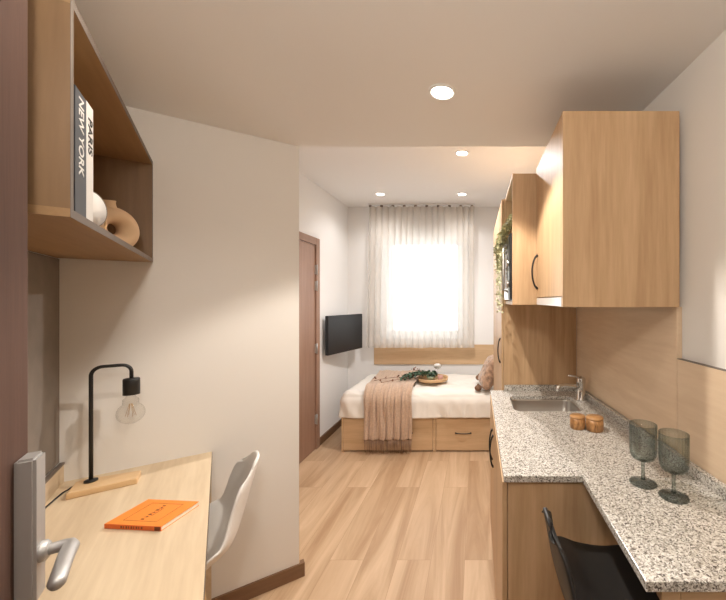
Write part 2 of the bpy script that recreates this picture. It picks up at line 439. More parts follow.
# ------------------------------------------------------------ recessed ceiling lights
def downlight(x, y, z, label, group):
    t = thing('recessed_ceiling_light', label, 'ceiling light', (x, y, z), group=group)
    obj('light_ring', MB().lathe([(.041, -.001), (.045, -.006), (.053, -.004), (.055, -.0005), (.041, -.0005), (.041, -.001)], (x, y, z), 40), 'lightring', t)
    obj('lens', MB().lathe([(.0405, -.0035), (.0405, -.0005)], (x, y, z), 32), 'lens', t)
LL = ['large round ceiling light in the low ceiling, nearest the viewer',
      'added fill light in the low ceiling over the near end of the desk',
      'middle ceiling light, first in the high ceiling behind the ceiling step', 'left one of the pair of small ceiling lights in front of the curtain',
      'right one of the pair of small ceiling lights in front of the curtain']
for (x, y, z, e, cone, bl, col), lab in zip(SPOTS, LL):
    downlight(x, y, z, lab, 'recessed ceiling lights')
    l = bpy.data.lights.new('downlight_beam', 'SPOT'); l.energy = e; l.spot_size = R(cone); l.spot_blend = bl
    l.color = col; l.shadow_soft_size = .022
    o = bpy.data.objects.new('downlight_beam', l); C.objects.link(o); o.location = (x, y, z - .03)

# added fill lamp over the entrance door, above the view
gv = (-.13, -.03)
t = thing('fill_globe_lamp', 'added fill lamp, a small clear glass globe hanging over the entrance doorway', 'lamp', (*gv, ZL))
obj('rod', MB().lathe([(.006, -.12), (.006, -.01), (.04, -.01), (.04, 0)], (*gv, ZL), 24), 'lightring', t)
obj('glass_globe', MB().lathe([(max(.001, .078 * math.sin(PI * k / 20)), -.19 + .078 * math.cos(PI * k / 20)) for k in range(21)], (*gv, ZL), 32), 'clear', t)
l = bpy.data.lights.new('globe_fill_light', 'POINT'); l.energy = 19; l.color = WARM; l.shadow_soft_size = .06
o = bpy.data.objects.new('globe_fill_light', l); C.objects.link(o); o.location = (*gv, ZL - .19)

# ------------------------------------------------------------ handles
def bow(p0, p1, out, r=.0045, flat=False):
    """bow handle: from p0 to p1, bulging along out"""
    p0, p1, out = Vector(p0), Vector(p1), Vector(out)
    pts = []
    for i in range(13):
        k = i / 12; a = math.sin(PI * k) ** .55
        pts.append(p0.lerp(p1, k) + out * a)
    rr = [r * (1.5 if i in (0, 12) else 1.15 if i in (1, 11) else 1) for i in range(13)]
    return MB().tube(pts, rr, 10)

# ------------------------------------------------------------ kitchen
BF, TOP = .103, .878
t = thing('base_cabinet', 'long oak kitchen base cabinet under the granite worktop', 'cabinet', (.41, 1.8, 0))
obj('body', MB().box(BF, .700, 1.160, 1.178, .0, TOP).box(BF, .625, 2.216, 2.234, .0, TOP).box(BF, .625, 1.178, 2.216, .10, .118)
    .box(.61, .625, 1.178, 2.216, .118, TOP).box(BF + .045, BF + .06, 1.178, 2.216, 0, .10).box(BF, .61, 1.825, 1.841, .118, .70), 'oak', t)
for y0, y1, hy in ((1.163, 1.830, 1.790), (1.835, 2.232, 1.875)):
    d = obj('door', MB().box(BF - .018, BF - .002, y0, y1, .105, TOP - .006, bev=.001), 'oak', t)
    obj('handle', bow((BF - .019, hy, .62), (BF - .019, hy, .785), (-.017, 0, 0), .004), 'black', d)

# worktop with sink cut-out and breakfast bar
WT = .90; SX0, SX1, SY0, SY1 = .195, .565, 1.815, 2.105
def rrect(x0, x1, y0, y1, r, n=6):
    out = []
    for cx, cy, a0 in ((x1 - r, y1 - r, 0), (x0 + r, y1 - r, 90), (x0 + r, y0 + r, 180), (x1 - r, y0 + r, 270)):
        for i in range(n + 1):
            a = R(a0 + 90 * i / n); out.append((cx + r * math.cos(a), cy + r * math.sin(a)))
    return out
def slab():
    b = bmesh.new()
    outer = [(.088, 1.147), (.348, 1.147), (.348, .716), (XW(.716) - .003, .716), (XW(2.236) - .003, 2.236), (.088, 2.236)]
    inner = rrect(SX0, SX1, SY0, SY1, .045)
    es = []
    for loop in (outer, inner):
        vs = [b.verts.new((x, y, WT)) for x, y in loop]
        for i in range(len(vs)): es.append(b.edges.new((vs[i], vs[(i + 1) % len(vs)])))
    bmesh.ops.triangle_fill(b, edges=es, use_beauty=True)
    g = bmesh.ops.extrude_face_region(b, geom=b.faces[:])
    bmesh.ops.translate(b, verts=[v for v in g['geom'] if isinstance(v, bmesh.types.BMVert)], vec=(0, 0, -.022))
    m = MB(); m.add(b); return m
t = thing('granite_worktop', 'speckled granite worktop with a breakfast bar end and a cut-out for the sink', 'worktop', (.41, 1.8, WT - .022))
obj('slab', slab(), 'granite', t, mods=[BV(.002)])
obj('upstand', MB().prism([(XW(.716) - .021, .716), (XW(.716) - .003, .716), (XW(2.236) - .003, 2.236), (XW(2.236) - .021, 2.236)], WT + .0005, WT + .036).box(.175, XW(2.236) - .021, 2.218, 2.236, WT + .0005, WT + .036), 'granite', t)
# bar support
single('wooden_support_rail', MB().box(.43, .716, .735, .757, .79, .877).box(.39, .43, .735, .757, .84, .877), 'oakx', 'oak rail fixed under the near end of the breakfast bar', 'rail', (.57, .746, .79), mods=[BV()])

# sink
def sink():
    b = bmesh.new()
    rings = []
    for ins, z in ((-.001, WT - .021), (.004, WT - .021), (.006, WT - .03), (.012, WT - .15), (.04, WT - .17)):
        rings.append([b.verts.new((x, y, z)) for x, y in rrect(SX0 + ins, SX1 - ins, SY0 + ins, SY1 - ins, .045, 6)])
    n = len(rings[0])
    for p, q in zip(rings, rings[1:]):
        for i in range(n): b.faces.new((p[i], p[(i + 1) % n], q[(i + 1) % n], q[i])).smooth = True
    b.faces.new(rings[-1])
    m = MB(); m.add(b); return m
t = thing('kitchen_sink', 'small stainless steel sink set into the granite worktop', 'sink', ((SX0 + SX1) / 2, (SY0 + SY1) / 2, WT - .17))
s = sink()
obj('bowl', s, 'steel', t)
obj('drain', MB().lathe([(.001, .004), (.02, .004), (.036, .003), (.04, .0005)], ((SX0 + SX1) / 2, 1.97, WT - .17), 28), 'chrome', t)

# faucet
fx, fy = .604, 2.02
t = thing('kitchen_faucet', 'low chrome mixer tap behind the sink', 'faucet', (fx, fy, WT))
obj('tap_body', MB().lathe([(.030, 0), (.030, .006), (.025, .012), (.024, .095), (.0255, .10), (.0255, .125), (.020, .131)], (fx, fy, WT), 32), 'chrome', t)
sp = Vector((-.92, -.38, 0)).normalized()
pts = [Vector((fx, fy, WT + .075)) + sp * a + Vector((0, 0, z)) for a, z in ((.01, 0), (.06, .012), (.12, .022), (.150, .020), (.162, .008), (.163, -.008))]
obj('spout', MB().tube(pts, [.013, .0125, .012, .0125, .012, .012], 16), 'chrome', t)
obj('lever', MB().tube([(fx, fy, WT + .131), (fx - .03, fy - .012, WT + .139), (fx - .085, fy - .035, WT + .150)], [.008, .0065, .005], 12), 'chrome', t)

# near wall cupboard
UY0, UY1, UF = 1.234, 1.782, .304
t = thing('wall_cupboard', 'large oak wall cupboard over the worktop, nearest the viewer', 'cabinet', (.5, 1.5, 1.455))
obj('body', MB().box(UF, .718, UY0, UY0 + .018, 1.455, 2.15).box(UF + .019, .67, UY1 - .018, UY1, 1.455, 2.15)
    .box(UF + .019, .67, UY0 + .018, UY1 - .018, 2.132, 2.15).box(UF + .019, .67, UY0 + .018, UY1 - .018, 1.49, 1.508).box(.655, .67, UY0 + .018, UY1 - .018, 1.508, 2.132), 'oak', t)
d = obj('door', MB().box(UF, UF + .017, UY0 + .020, UY1 - .002, 1.493, 2.15, bev=.001), 'oak', t)
obj('handle', bow((UF - .001, UY1 - .045, 1.535), (UF - .001, UY1 - .045, 1.705), (-.028, 0, 0)), 'black', d)
t = thing('extractor_hood', 'slim white extractor hood built in under the near wall cupboard', 'hood', (.5, 1.5, 1.457))
obj('hood_body', MB().box(UF + .02, .65, UY0 + .019, UY1 - .019, 1.457, 1.488), 'hood', t)
obj('hood_front', MB().box(UF + .001, UF + .018, UY0 + .019, UY1 - .003, 1.456, 1.490, bev=.002), 'hood', t)
obj('hood_end_cap', MB().box(UF - .001, UF + .0005, UY0 + .019, UY0 + .06, 1.458, 1.488), 'steel', t)

# open shelf unit with microwave
NY0, NY1, NF = 1.788, 2.236, .182
t = thing('open_wall_unit', 'open fronted oak wall unit holding the microwave', 'cabinet', (.45, 2.1, 1.455))
obj('side_panel', MB().box(NF, .63, NY0, NY0 + .018, 1.455, 2.13, bev=.001), 'oak', t)
obj('side_panel', MB().box(NF, .63, NY1 - .018, NY1, 1.455, 2.13, bev=.001), 'oak', t)
obj('top_panel', MB().box(NF, .63, NY0 + .018, NY1 - .018, 2.112, 2.13), 'oaky', t)
obj('bottom_panel', MB().box(NF, .63, NY0 + .018, NY1 - .018, 1.455, 1.473), 'oaky', t)
obj('back_panel', MB().box(.62, .63, NY0 + .018, NY1 - .018, 1.473, 2.112), 'oak', t)
t = thing('microwave', 'black microwave oven in the open wall unit', 'microwave', (.4, 2.1, 1.474))
mz0, mz1, mx = 1.476, 1.835, .190
obj('body', MB().box(mx, .56, NY0 + .03, NY1 - .03, mz0, mz1, bev=.004), 'tvb', t)
d = obj('door', MB().box(mx - .018, mx - .001, 1.905, NY1 - .032, mz0 + .005, mz1 - .004, bev=.003), 'steel', t)
obj('window', MB().box(mx - .021, mx - .0185, 1.955, NY1 - .075, mz0 + .07, mz1 - .05), 'microglass', d)
obj('handle', MB().tube([(mx - .018, 1.925, mz0 + .05), (mx - .045, 1.925, mz0 + .06), (mx - .045, 1.925, mz1 - .06), (mx - .018, 1.925, mz1 - .05)], .006), 'steel', d)
c = obj('control_panel', MB().box(mx - .018, mx - .001, NY0 + .032, 1.902, mz0 + .005, mz1 - .004, bev=.003), 'black', t)
for z in (mz0 + .09, mz0 + .20):
    obj('dial', MB().lathe([(.019, 0), (.018, .014), (.001, .015)], (0, 0, 0), 24, Matrix.Translation((mx - .018, 1.862, z)) @ Matrix.Rotation(-PI / 2, 4, 'Y')), 'steel', c)

# trailing plant on the microwave
def leaf_bm(size, w=.5):
    b = bmesh.new()
    pts = [(0, 0, 0), (.25, w * .42, .03), (.6, w * .5, .05), (1, 0, 0), (.6, -w * .5, .05), (.25, -w * .42, .03)]
    vs = [b.verts.new(Vector(p) * size) for p in pts]; c = b.verts.new(Vector((.5, 0, .0)) * size)
    for i in range(6): b.faces.new((vs[i], vs[(i + 1) % 6], c)).smooth = True
    return b
def randrot():
    return Matrix.Rotation(random.uniform(0, 2 * PI), 4, 'Z') @ Matrix.Rotation(random.uniform(-1, 1), 4, 'Y') @ Matrix.Rotation(random.uniform(-1, 1), 4, 'X')
px_, py_, pz_ = .275, 2.02, 1.836
t = thing('trailing_plant', 'pale green trailing plant hanging down in front of the microwave', 'plant', (px_, py_, pz_))
obj('pot', MB().lathe([(.040, 0), (.052, .075), (.054, .08), (.048, .08), (.045, .066), (.001, .066)], (px_, py_, pz_), 28), 'pot', t)
st = MB(); lf = MB()
for i in range(46):
    a = random.uniform(0, 2 * PI)
    y1 = random.uniform(1.88, 2.19); drop = random.uniform(-.02, .40) * (1 if i > 8 else .1)
    x1 = .130 + random.uniform(-.012, .022)
    top = Vector((px_ + .02 * math.cos(a), py_ + .02 * math.sin(a), pz_ + .075))
    if y1 < 1.95: drop *= .25
    P = [top, top.lerp(Vector((x1 + .05, y1, top.z)), .5) + Vector((0, 0, .055)), Vector((x1 + .03, y1, pz_ + .05)), Vector((x1, y1 + .01, pz_ - .02)),
         Vector((x1 + random.uniform(-.01, .01), y1 + random.uniform(-.02, .02), pz_ - .03 - drop))]
    pts = []
    for k in range(4):
        p0 = P[max(k - 1, 0)]; p1, p2 = P[k], P[k + 1]; p3 = P[min(k + 2, 4)]
        for q in range(7):
            s_ = q / 7
            pts.append(.5 * ((2 * p1) + (-p0 + p2) * s_ + (2 * p0 - 5 * p1 + 4 * p2 - p3) * s_ ** 2 + (-p0 + 3 * p1 - 3 * p2 + p3) * s_ ** 3))
    pts.append(P[-1])
    st.tube(pts, .0011, 5)
    for p in pts[3:]:
        for _ in range(3):
            lf.add(leaf_bm(random.uniform(.011, .018), .8), Matrix.Translation(p + Vector([random.uniform(-.006, .006) for _ in range(3)])) @ randrot())
obj('stems', st, 'ivy', t); obj('foliage', lf, 'ivy', t)

# tall cabinet
TF = .172
t = thing('tall_cabinet', 'tall oak cabinet standing between the kitchen and the bed', 'cabinet', (.45, 2.9, 0))
obj('body', MB().box(TF, .6385, 2.240, 2.258, 0, 2.13).box(TF, .54, 3.312, 3.33, 0, 2.13).box(TF, .54, 2.258, 3.312, 2.112, 2.13)
    .box(TF, .54, 2.258, 3.312, .08, .098).box(.525, .54, 2.258, 3.312, .098, 2.112), 'oak', t)
for y0, y1, hy in ((2.241, 2.907, 2.33), (2.911, 3.329, 3.25)):
    d = obj('door', MB().box(TF - .014, TF - .002, y0, y1, .085, 2.128, bev=.001), 'oak', t)
    if hy < 3: obj('handle', bow((TF - .015, hy, 1.06), (TF - .015, hy, 1.225), (-.017, 0, 0), .004), 'black', d)

# ------------------------------------------------------------ things on the worktop
t = thing('olive_wood_pot', 'left one of the joined pair of round olive wood pots on the worktop', 'pot', (.456, 1.578, WT), group='olive wood pots')
obj('pot_body', MB().lathe([(.030, .0), (.033, .003), (.034, .03), (.033, .048), (.001, .048)], (.456, 1.578, WT), 36), 'olive', t)
obj('lid', MB().lathe([(.001, .0485), (.033, .0485), (.0345, .052), (.033, .057), (.001, .058)], (.456, 1.578, WT), 36), 'olivelid', t)
t = thing('olive_wood_pot', 'right one of the joined pair of round olive wood pots, nearer the viewer', 'pot', (.5245, 1.552, WT), group='olive wood pots')
obj('pot_body', MB().lathe([(.034, .0), (.037, .003), (.038, .03), (.037, .050), (.001, .050)], (.5245, 1.552, WT), 36), 'olive', t)
obj('lid', MB().lathe([(.001, .0505), (.037, .0505), (.0382, .054), (.037, .060), (.001, .061)], (.5245, 1.552, WT), 36), 'olivelid', t)

def wine_glass(x, y, label):
    t = thing('wine_glass', label, 'glass', (0, 0, 0), group='smoked wine glasses on the breakfast bar')
    obj('foot', MB().lathe([(.001, 0), (.040, 0), (.041, .0015), (.039, .003), (.014, .006), (.0075, .012)], seg=48), 'glass', t)
    obj('stem', MB().lathe([(.0075, .0125), (.0055, .02), (.005, .045), (.006, .065), (.011, .072)], seg=24), 'glassd', t)
    obj('bowl', MB().lathe([(.001, .0725), (.020, .074), (.033, .081), (.0385, .092), (.0400, .11), (.0405, .15), (.0405, .188),
                           (.0390, .188), (.0390, .15), (.0385, .11), (.037, .094), (.032, .084), (.020, .077), (.001, .0755)], seg=144, ribs=24, ribamp=.008), 'glass', t)
    return t
g = wine_glass(0, 0, 'smoked grey ribbed wine glass, left one of the two on the bar')
g2 = copy_tree(g); g['label'] = 'smoked grey ribbed wine glass on the bar, nearer the pots'
g2['label'] = 'smoked grey ribbed wine glass, right one of the two, nearer the bar end'
g.location = (.526, 1.103, WT); g2.location = (.580, 1.026, WT)

# ------------------------------------------------------------ shell chairs
def shell(width, seatz, backh, sd, tilt, wf, curl):
    # local: sitter faces +X; profile from front lip to top of back
    pr = [(sd, seatz - .030, .80), (sd - .02, seatz - .006, .93), (sd * .45, seatz - .002, 1.0), (0, seatz - .012, 1.03), (-sd * .50, seatz - .004, 1.05),
          (-sd * .88, seatz + .035, wf[0]), (-sd * 1.08, seatz + backh * .22, wf[1]), (-sd * 1.10 - tilt * .35, seatz + backh * .50, wf[2]), (-sd * 1.08 - tilt * .75, seatz + backh * .80, wf[3]), (-sd * 1.08 - tilt, seatz + backh, wf[4])]
    n = len(pr) - 1
    def fn(a, b_):
        s_ = a * n; i = min(int(s_), n - 1); k = s_ - i
        p0, p1, p2, p3 = pr[max(i - 1, 0)], pr[i], pr[i + 1], pr[min(i + 2, n)]
        cr = lambda j: .5 * ((2 * p1[j]) + (-p0[j] + p2[j]) * k + (2 * p0[j] - 5 * p1[j] + 4 * p2[j] - p3[j]) * k * k + (-p0[j] + 3 * p1[j] - 3 * p2[j] + p3[j]) * k ** 3)
        x, z, w_ = cr(0), cr(1), cr(2)
        y = (b_ * 2 - 1); e = abs(y)
        lift = e ** 2.6
        bk = max(0, min(1, (a - .45) / .35)); st_ = 1 - bk
        mid = math.exp(-((a - .52) / .2) ** 2)
        topdrop = max(0, (a - .82) / .18) ** 2 * backh * .16 * e ** 3
        return Vector((x + bk * lift * .055 * max(curl, .35) + mid * lift * .02 * curl, y * width / 2 * w_, z + st_ * lift * .03 * curl + mid * lift * .05 * curl - topdrop))
    return MB().grid(fn, 36, 20)
def legs(parent, seatz, spread, topr, mat, bar=None):
    for sx in (1, -1):
        for sy in (1, -1):
            obj('leg', MB().tube([(sx * topr, sy * topr, seatz - .035), (sx * spread, sy * spread, 0)], [.012, .009], 12), mat, parent)
    if bar:
        k = topr + (spread - topr) * (1 - bar / (seatz - .035))
        c_ = [(k, k), (-k, k), (-k, -k), (k, -k)]
        m = MB()
        for i in range(4): m.tube([(*c_[i], bar), (*c_[(i + 1) % 4], bar)], .006, 8)
        obj('footrest', m, mat, parent)
def chair(label, name, w, seatz, backh, sd, tilt, mat, legmat, bar, wf, curl):
    t = thing(name, label, 'chair')
    obj('shell_seat', shell(w, seatz, backh, sd, tilt, wf, curl), mat, t, mods=[('SOLIDIFY', dict(thickness=.013, offset=-1)), ('SUBSURF', dict(levels=1, render_levels=2)), ])
    obj('seat_mount', MB().box(-.11, .11, -.11, .11, seatz - .045, seatz - .025, bev=.003), legmat, t)
    legs(t, seatz - .005, .19 if bar else .13, .10 if bar else .08, legmat, bar)
    return t
t = chair('black plastic shell bar stool pushed under the breakfast bar', 'bar_stool', .43, .668, .250, .17, .045, 'stool', 'black', .22, (.92, .80, .62, .46, .26), .15)
t.location = (.405, .925, 0)
t = chair('white plastic shell chair pushed up to the desk', 'desk_chair', .44, .455, .365, .20, .085, 'chair', 'lampwood', None, (1.02, .94, .80, .68, .48), 1)
t.location = toworld((-.165, 1.77, 0), 'uv'); t.rotation_euler = (0, 0, TH + PI)

# ------------------------------------------------------------ desk and things on it
DZ = .765
t = thing('wall_desk', 'light oak desk fitted between the walls of the alcove', 'desk', (-.28, 1.5, 0), 'uv')
obj('desk_top', MB().box(VW + .001, -.034, 1.0, UE - .001, DZ - .028, DZ, bev=.001), 'desk', t)
obj('side_panel', MB().box(VW + .001, -.036, UE - .024, UE - .016, .0, DZ - .029), 'desk', t)
obj('side_panel', MB().box(VW + .001, -.036, 1.0, 1.022, 0, DZ - .029), 'desk', t)
obj('edge_band', MB().box(-.0338, -.0328, 1.0, UE - .001, DZ - .028, DZ - .001), 'edge', t)

LV, LU, LZ = -.400, 1.945, DZ
t = thing('desk_lamp', 'black arched desk lamp with a bare round bulb on a wooden base', 'lamp', (LV, LU, LZ), 'uv')
b = MB(); b.prism([(-.446, 1.868), (-.262, 1.872), (-.262, 1.955), (-.425, 1.982), (-.446, 1.975)], LZ, LZ + .022)
obj('base', b, 'lampwood', t, mods=[BV(.003)])
pts = [(LV, LU, LZ + .028), (LV, LU, 1.190)]
for i in range(1, 8):
    a = PI / 2 * i / 8; pts.append((LV + .032 * (1 - math.cos(a)), LU, 1.190 + .032 * math.sin(a)))
pts += [(LV + .032, LU, 1.222), (LV + .083, LU, 1.222)]
for i in range(1, 8):
    a = PI / 2 * i / 8; pts.append((LV + .083 + .028 * math.sin(a), LU, 1.194 + .028 * math.cos(a)))
pts += [(LV + .111, LU, 1.194), (LV + .111, LU, 1.162)]
obj('arm', MB().tube(pts, .0062, 12), 'black', t)
obj('clamp', MB().lathe([(.019, .0225), (.019, .028), (.009, .030)], (LV, LU, LZ), 24), 'black', t)
obj('socket', MB().lathe([(.008, .006), (.024, .004), (.0255, 0), (.0255, -.060), (.022, -.0605), (.022, -.03), (.001, -.03)], (LV + .111, LU, 1.162), 32), 'black', t)
bz = 1.030
prof = [(.013, .075), (.015, .062), (.024, .052)] + [(.043 * math.sin(R(a)), .043 * math.cos(R(a)) - .002) for a in range(35, 180, 12)] + [(.001, -.045)]
bl = obj('bulb', MB().lathe(prof, (LV + .109, LU, bz), 40), 'clear', t)
fm = MB()
for k in range(6):
    a = k * PI / 3
    fm.tube([(LV + .109 + .004 * math.cos(a), LU + .004 * math.sin(a), bz + .035), (LV + .109 + .016 * math.cos(a), LU + .016 * math.sin(a), bz - .015)], .0007, 6)
obj('filament', fm, 'gold', bl)
cb = [(-.43, 1.992, DZ + .0035), (-.452, 1.985, DZ + .0035), (-.470, 1.94, DZ + .0035), (-.478, 1.89, DZ + .0035), (-.486, 1.82, DZ + .0035), (-.486, 1.70, DZ + .0035), (-.48, 1.5, DZ + .0035)]
single('lamp_cable', MB().tube(cb, .0028, 8), 'cable', 'black lamp cable lying along the back of the desk', 'cable', (-.47, 1.9, DZ), 'uv')

# orange book
def book():
    th = .014; L, W = .190, .135
    t = thing('paperback_book', 'orange paperback book lying on the desk', 'book', (0, 0, 0))
    obj('pages', MB().box(-L / 2 + .002, L / 2 - .002, -W / 2 + .001, W / 2 - .003, .001, th - .0012), 'paper', t)
    obj('cover', MB().box(-L / 2, L / 2, -W / 2, W / 2, th - .001, th).box(-L / 2, L / 2, -W / 2, W / 2, 0, .001), 'orange', t)
    obj('spine', MB().box(-L / 2, L / 2, -W / 2 - .001, -W / 2 + .0004, 0, th), 'spineorange', t)
    f = MB(); a, b_ = L / 2 - .038, W / 2 - .020; z0, z1 = th, th + .0003; e = .0011
    f.box(-a, a, -b_, -b_ + e, z0, z1).box(-a, a, b_ - e, b_, z0, z1).box(-a, -a + e, -b_, b_, z0, z1).box(a - e, a, -b_, b_, z0, z1)
    for k in range(7):   # illegible title line, running away from the spine
        y = -.036 + k * .012
        f.box(-.006, .006, y - .004, y - .0028, z0, z1).box(-.006 + (k % 2) * .004, .004, y - .0028, y + (.0028 if k % 3 else .001), z0, z1)
    f.box(.010, .0115, -.02, .022, z0, z1)
    obj('cover_print', f, 'orangeink', t)
    g_ = MB()
    for k in range(9):
        x = -L / 2 + .055 + k * .0085
        g_.box(x, x + .0048 - (k % 2) * .0018, -W / 2 - .0013, -W / 2 - .0008, .0035, .0105)
    obj('spine_print', g_, 'orangeink', t)
    obj('publisher_mark', MB().box(L / 2 - .022, L / 2 - .003, -W / 2 - .0013, -W / 2 - .0008, .001, .013), 'orangeink', t)
    return t
t = book(); t.location = (-1.066, 1.150, DZ + .0005); t.rotation_euler = (0, 0, R(-4))

# ------------------------------------------------------------ wall shelf and things in it
SV, SU0, SU1, SZ0, SZ1 = -.240, 1.030, UE - .002, 1.644, 2.084
t = thing('open_wall_shelf', 'oak box shelf mounted on the left wall above the desk', 'shelf', (-.38, 1.55, SZ0), 'uv')
T_ = .017
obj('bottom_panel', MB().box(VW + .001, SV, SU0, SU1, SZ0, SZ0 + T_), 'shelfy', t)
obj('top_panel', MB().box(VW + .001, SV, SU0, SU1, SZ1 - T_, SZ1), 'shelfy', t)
obj('side_panel', MB().box(VW + .001, SV, SU0, SU0 + T_, SZ0 + T_, SZ1 - T_), 'shelfshade', t)
obj('side_panel', MB().box(VW + .001, SV, SU1 - T_, SU1, SZ0 + T_, SZ1 - T_), 'shelfshade', t)
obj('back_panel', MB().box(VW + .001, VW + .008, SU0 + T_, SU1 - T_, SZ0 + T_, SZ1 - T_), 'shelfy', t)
e = MB(); q = SV + .0008
e.box(SV, q, SU0, SU1, SZ0, SZ0 + T_).box(SV, q, SU0, SU1, SZ1 - T_, SZ1).box(SV, q, SU0, SU0 + T_, SZ0 + T_, SZ1 - T_).box(SV, q, SU1 - T_, SU1, SZ0 + T_, SZ1 - T_)
obj('edge_band', e, 'edge', t)
FZ = SZ0 + T_ + .0005
def upright_book(u0, u1, h, mat, txt, ink, label, ts, sx, zt):
    vf = SV - .006; d = .20
    t = thing('upright_book', label, 'book', (vf - d / 2, (u0 + u1) / 2, FZ), 'uv', group='travel books in the wall shelf')
    obj('pages', MB().box(vf - d + .003, vf - .003, u0 + .003, u1 - .003, FZ + .003, FZ + h - .003), 'paper', t)
    obj('cover', MB().box(vf - .003, vf, u0, u1, FZ, FZ + h).box(vf - d, vf - .003, u0, u0 + .003, FZ, FZ + h).box(vf - d, vf - .003, u1 - .003, u1, FZ, FZ + h), mat, t)
    # title reading downwards: text x -> -z, text y -> +u, normal -> +v
    mt = Matrix(((0, 0, 1, vf + .0006), (0, 1, 0, (u0 + u1) / 2), (-1, 0, 0, zt), (0, 0, 0, 1)))
    m = MB(); m.add(text_mesh(txt, ts, mt @ Matrix.Diagonal((sx, 1, 1, 1)), .0003, bold=.0005))
    obj('title', m, ink, t)
upright_book(1.086, 1.160, .270, 'greybook', 'NEW YORK', 'inkw', 'dark grey book with NEW YORK on its spine in the wall shelf', .046, .70, 1.836)
upright_book(1.162, 1.214, .272, 'whitebook', 'PARIS', 'inkk', 'white book with PARIS on its spine in the wall shelf', .042, .82, 1.860)

# small round ornament with dark rim behind the books
oc = Vector((-.262, 1.262, FZ + .045))
t = thing('round_ornament', 'small white round ornament with a thin dark rim beside the white book', 'ornament', (oc.x, oc.y, FZ), 'uv')
mm = Matrix.Translation(oc) @ Matrix.Rotation(R(62), 4, 'Z') @ Matrix.Rotation(PI / 2, 4, 'X')
obj('disc', MB().lathe([(.001, -.003), (.043, -.003), (.043, .003), (.001, .003)], seg=40, mtx=mm), 'whitebook', t)
obj('rim', MB().lathe([(.0432, -.0035), (.0448, -.0035), (.0448, .0035), (.0432, .0035), (.0432, -.0035)], seg=40, mtx=mm), 'edge', t)
# thin ring ornament
rc = Vector((-.262, 1.372, FZ + .036)); m = MB()
pts = [rc + Vector((.0, math.sin(a), math.cos(a))) * .035 for a in [2 * PI * k / 32 for k in range(33)]]
m.tube(pts, .0012, 8)
t = thing('ring_ornament', 'thin brass ring ornament between white disc and vase', 'ornament', (rc.x, rc.y, FZ), 'uv')
obj('ring', m, 'gold', t)
obj('bead', MB().lathe([(.001, -.005), (.004, -.003), (.005, 0), (.004, .003), (.001, .005)], (rc.x, rc.y, rc.z + .035), 16), 'whitebook', t)

# donut vase
vc = Vector((-.330, 1.86, FZ + .0845))
def donut(mtx):
    b = bmesh.new(); n1, n2 = 48, 24; g = []
    for i in range(n1):
        a = 2 * PI * i / n1; row = []
        for j in range(n2):
            p = 2 * PI * j / n2
            rr = .0520 + .0325 * math.cos(p)
            row.append(b.verts.new((rr * math.cos(a), .034 * math.sin(p), rr * math.sin(a))))
        g.append(row)
    for i in range(n1):
        for j in range(n2): b.faces.new((g[i][j], g[(i + 1) % n1][j], g[(i + 1) % n1][(j + 1) % n2], g[i][(j + 1) % n2])).smooth = True
    b.transform(mtx); return b
rot = Matrix.Translation(vc) @ Matrix.Rotation(R(42), 4, 'Z')
m = MB(); m.add(donut(rot))
t = thing('donut_vase', 'sand coloured ring shaped ceramic vase in the wall shelf', 'vase', (vc.x, vc.y, FZ), 'uv')
obj('vase_body', m, 'vase', t)
obj('neck', MB().lathe([(.028, .066), (.021, .082), (.0195, .096), (.022, .104), (.019, .104), (.016, .096), (.001, .085)], seg=32, mtx=rot @ Matrix.Rotation(R(-6), 4, 'Y')), 'vase', t)

# ------------------------------------------------------------ bed
BX0, BX1, BY0, BY1 = -1.32, .715, 3.39, 4.30
t = thing('storage_bed', 'oak storage bed with drawers under the window', 'bed', (-.3, 3.85, 0))
obj('bed_base', MB().box(BX0, BX0 + .018, BY0, BY1, .0, .335).box(BX0 + .018, BX1, BY0 + .02, BY1, .02, .335)
    .box(-.428, -.402, BY0 + .001, BY0 + .02, 0, .335), 'oakx', t)
d1 = obj('drawer', MB().box(BX0 + .021, -.433, BY0, BY0 + .018, .014, .326, bev=.0015), 'oakx', t)
d2 = obj('drawer', MB().box(-.397, .133, BY0, BY0 + .018, .014, .326, bev=.0015), 'oakx', t)
d3 = obj('drawer', MB().box(.139, .713, BY0, BY0 + .018, .014, .326, bev=.0015), 'oakx', t)
for dd, hx in ((d1, -.705), (d2, -.135)):
    obj('handle', bow((hx - .078, BY0 - .001, .185), (hx + .078, BY0 - .001, .185), (0, -.018, -.002), .0045), 'black', dd)

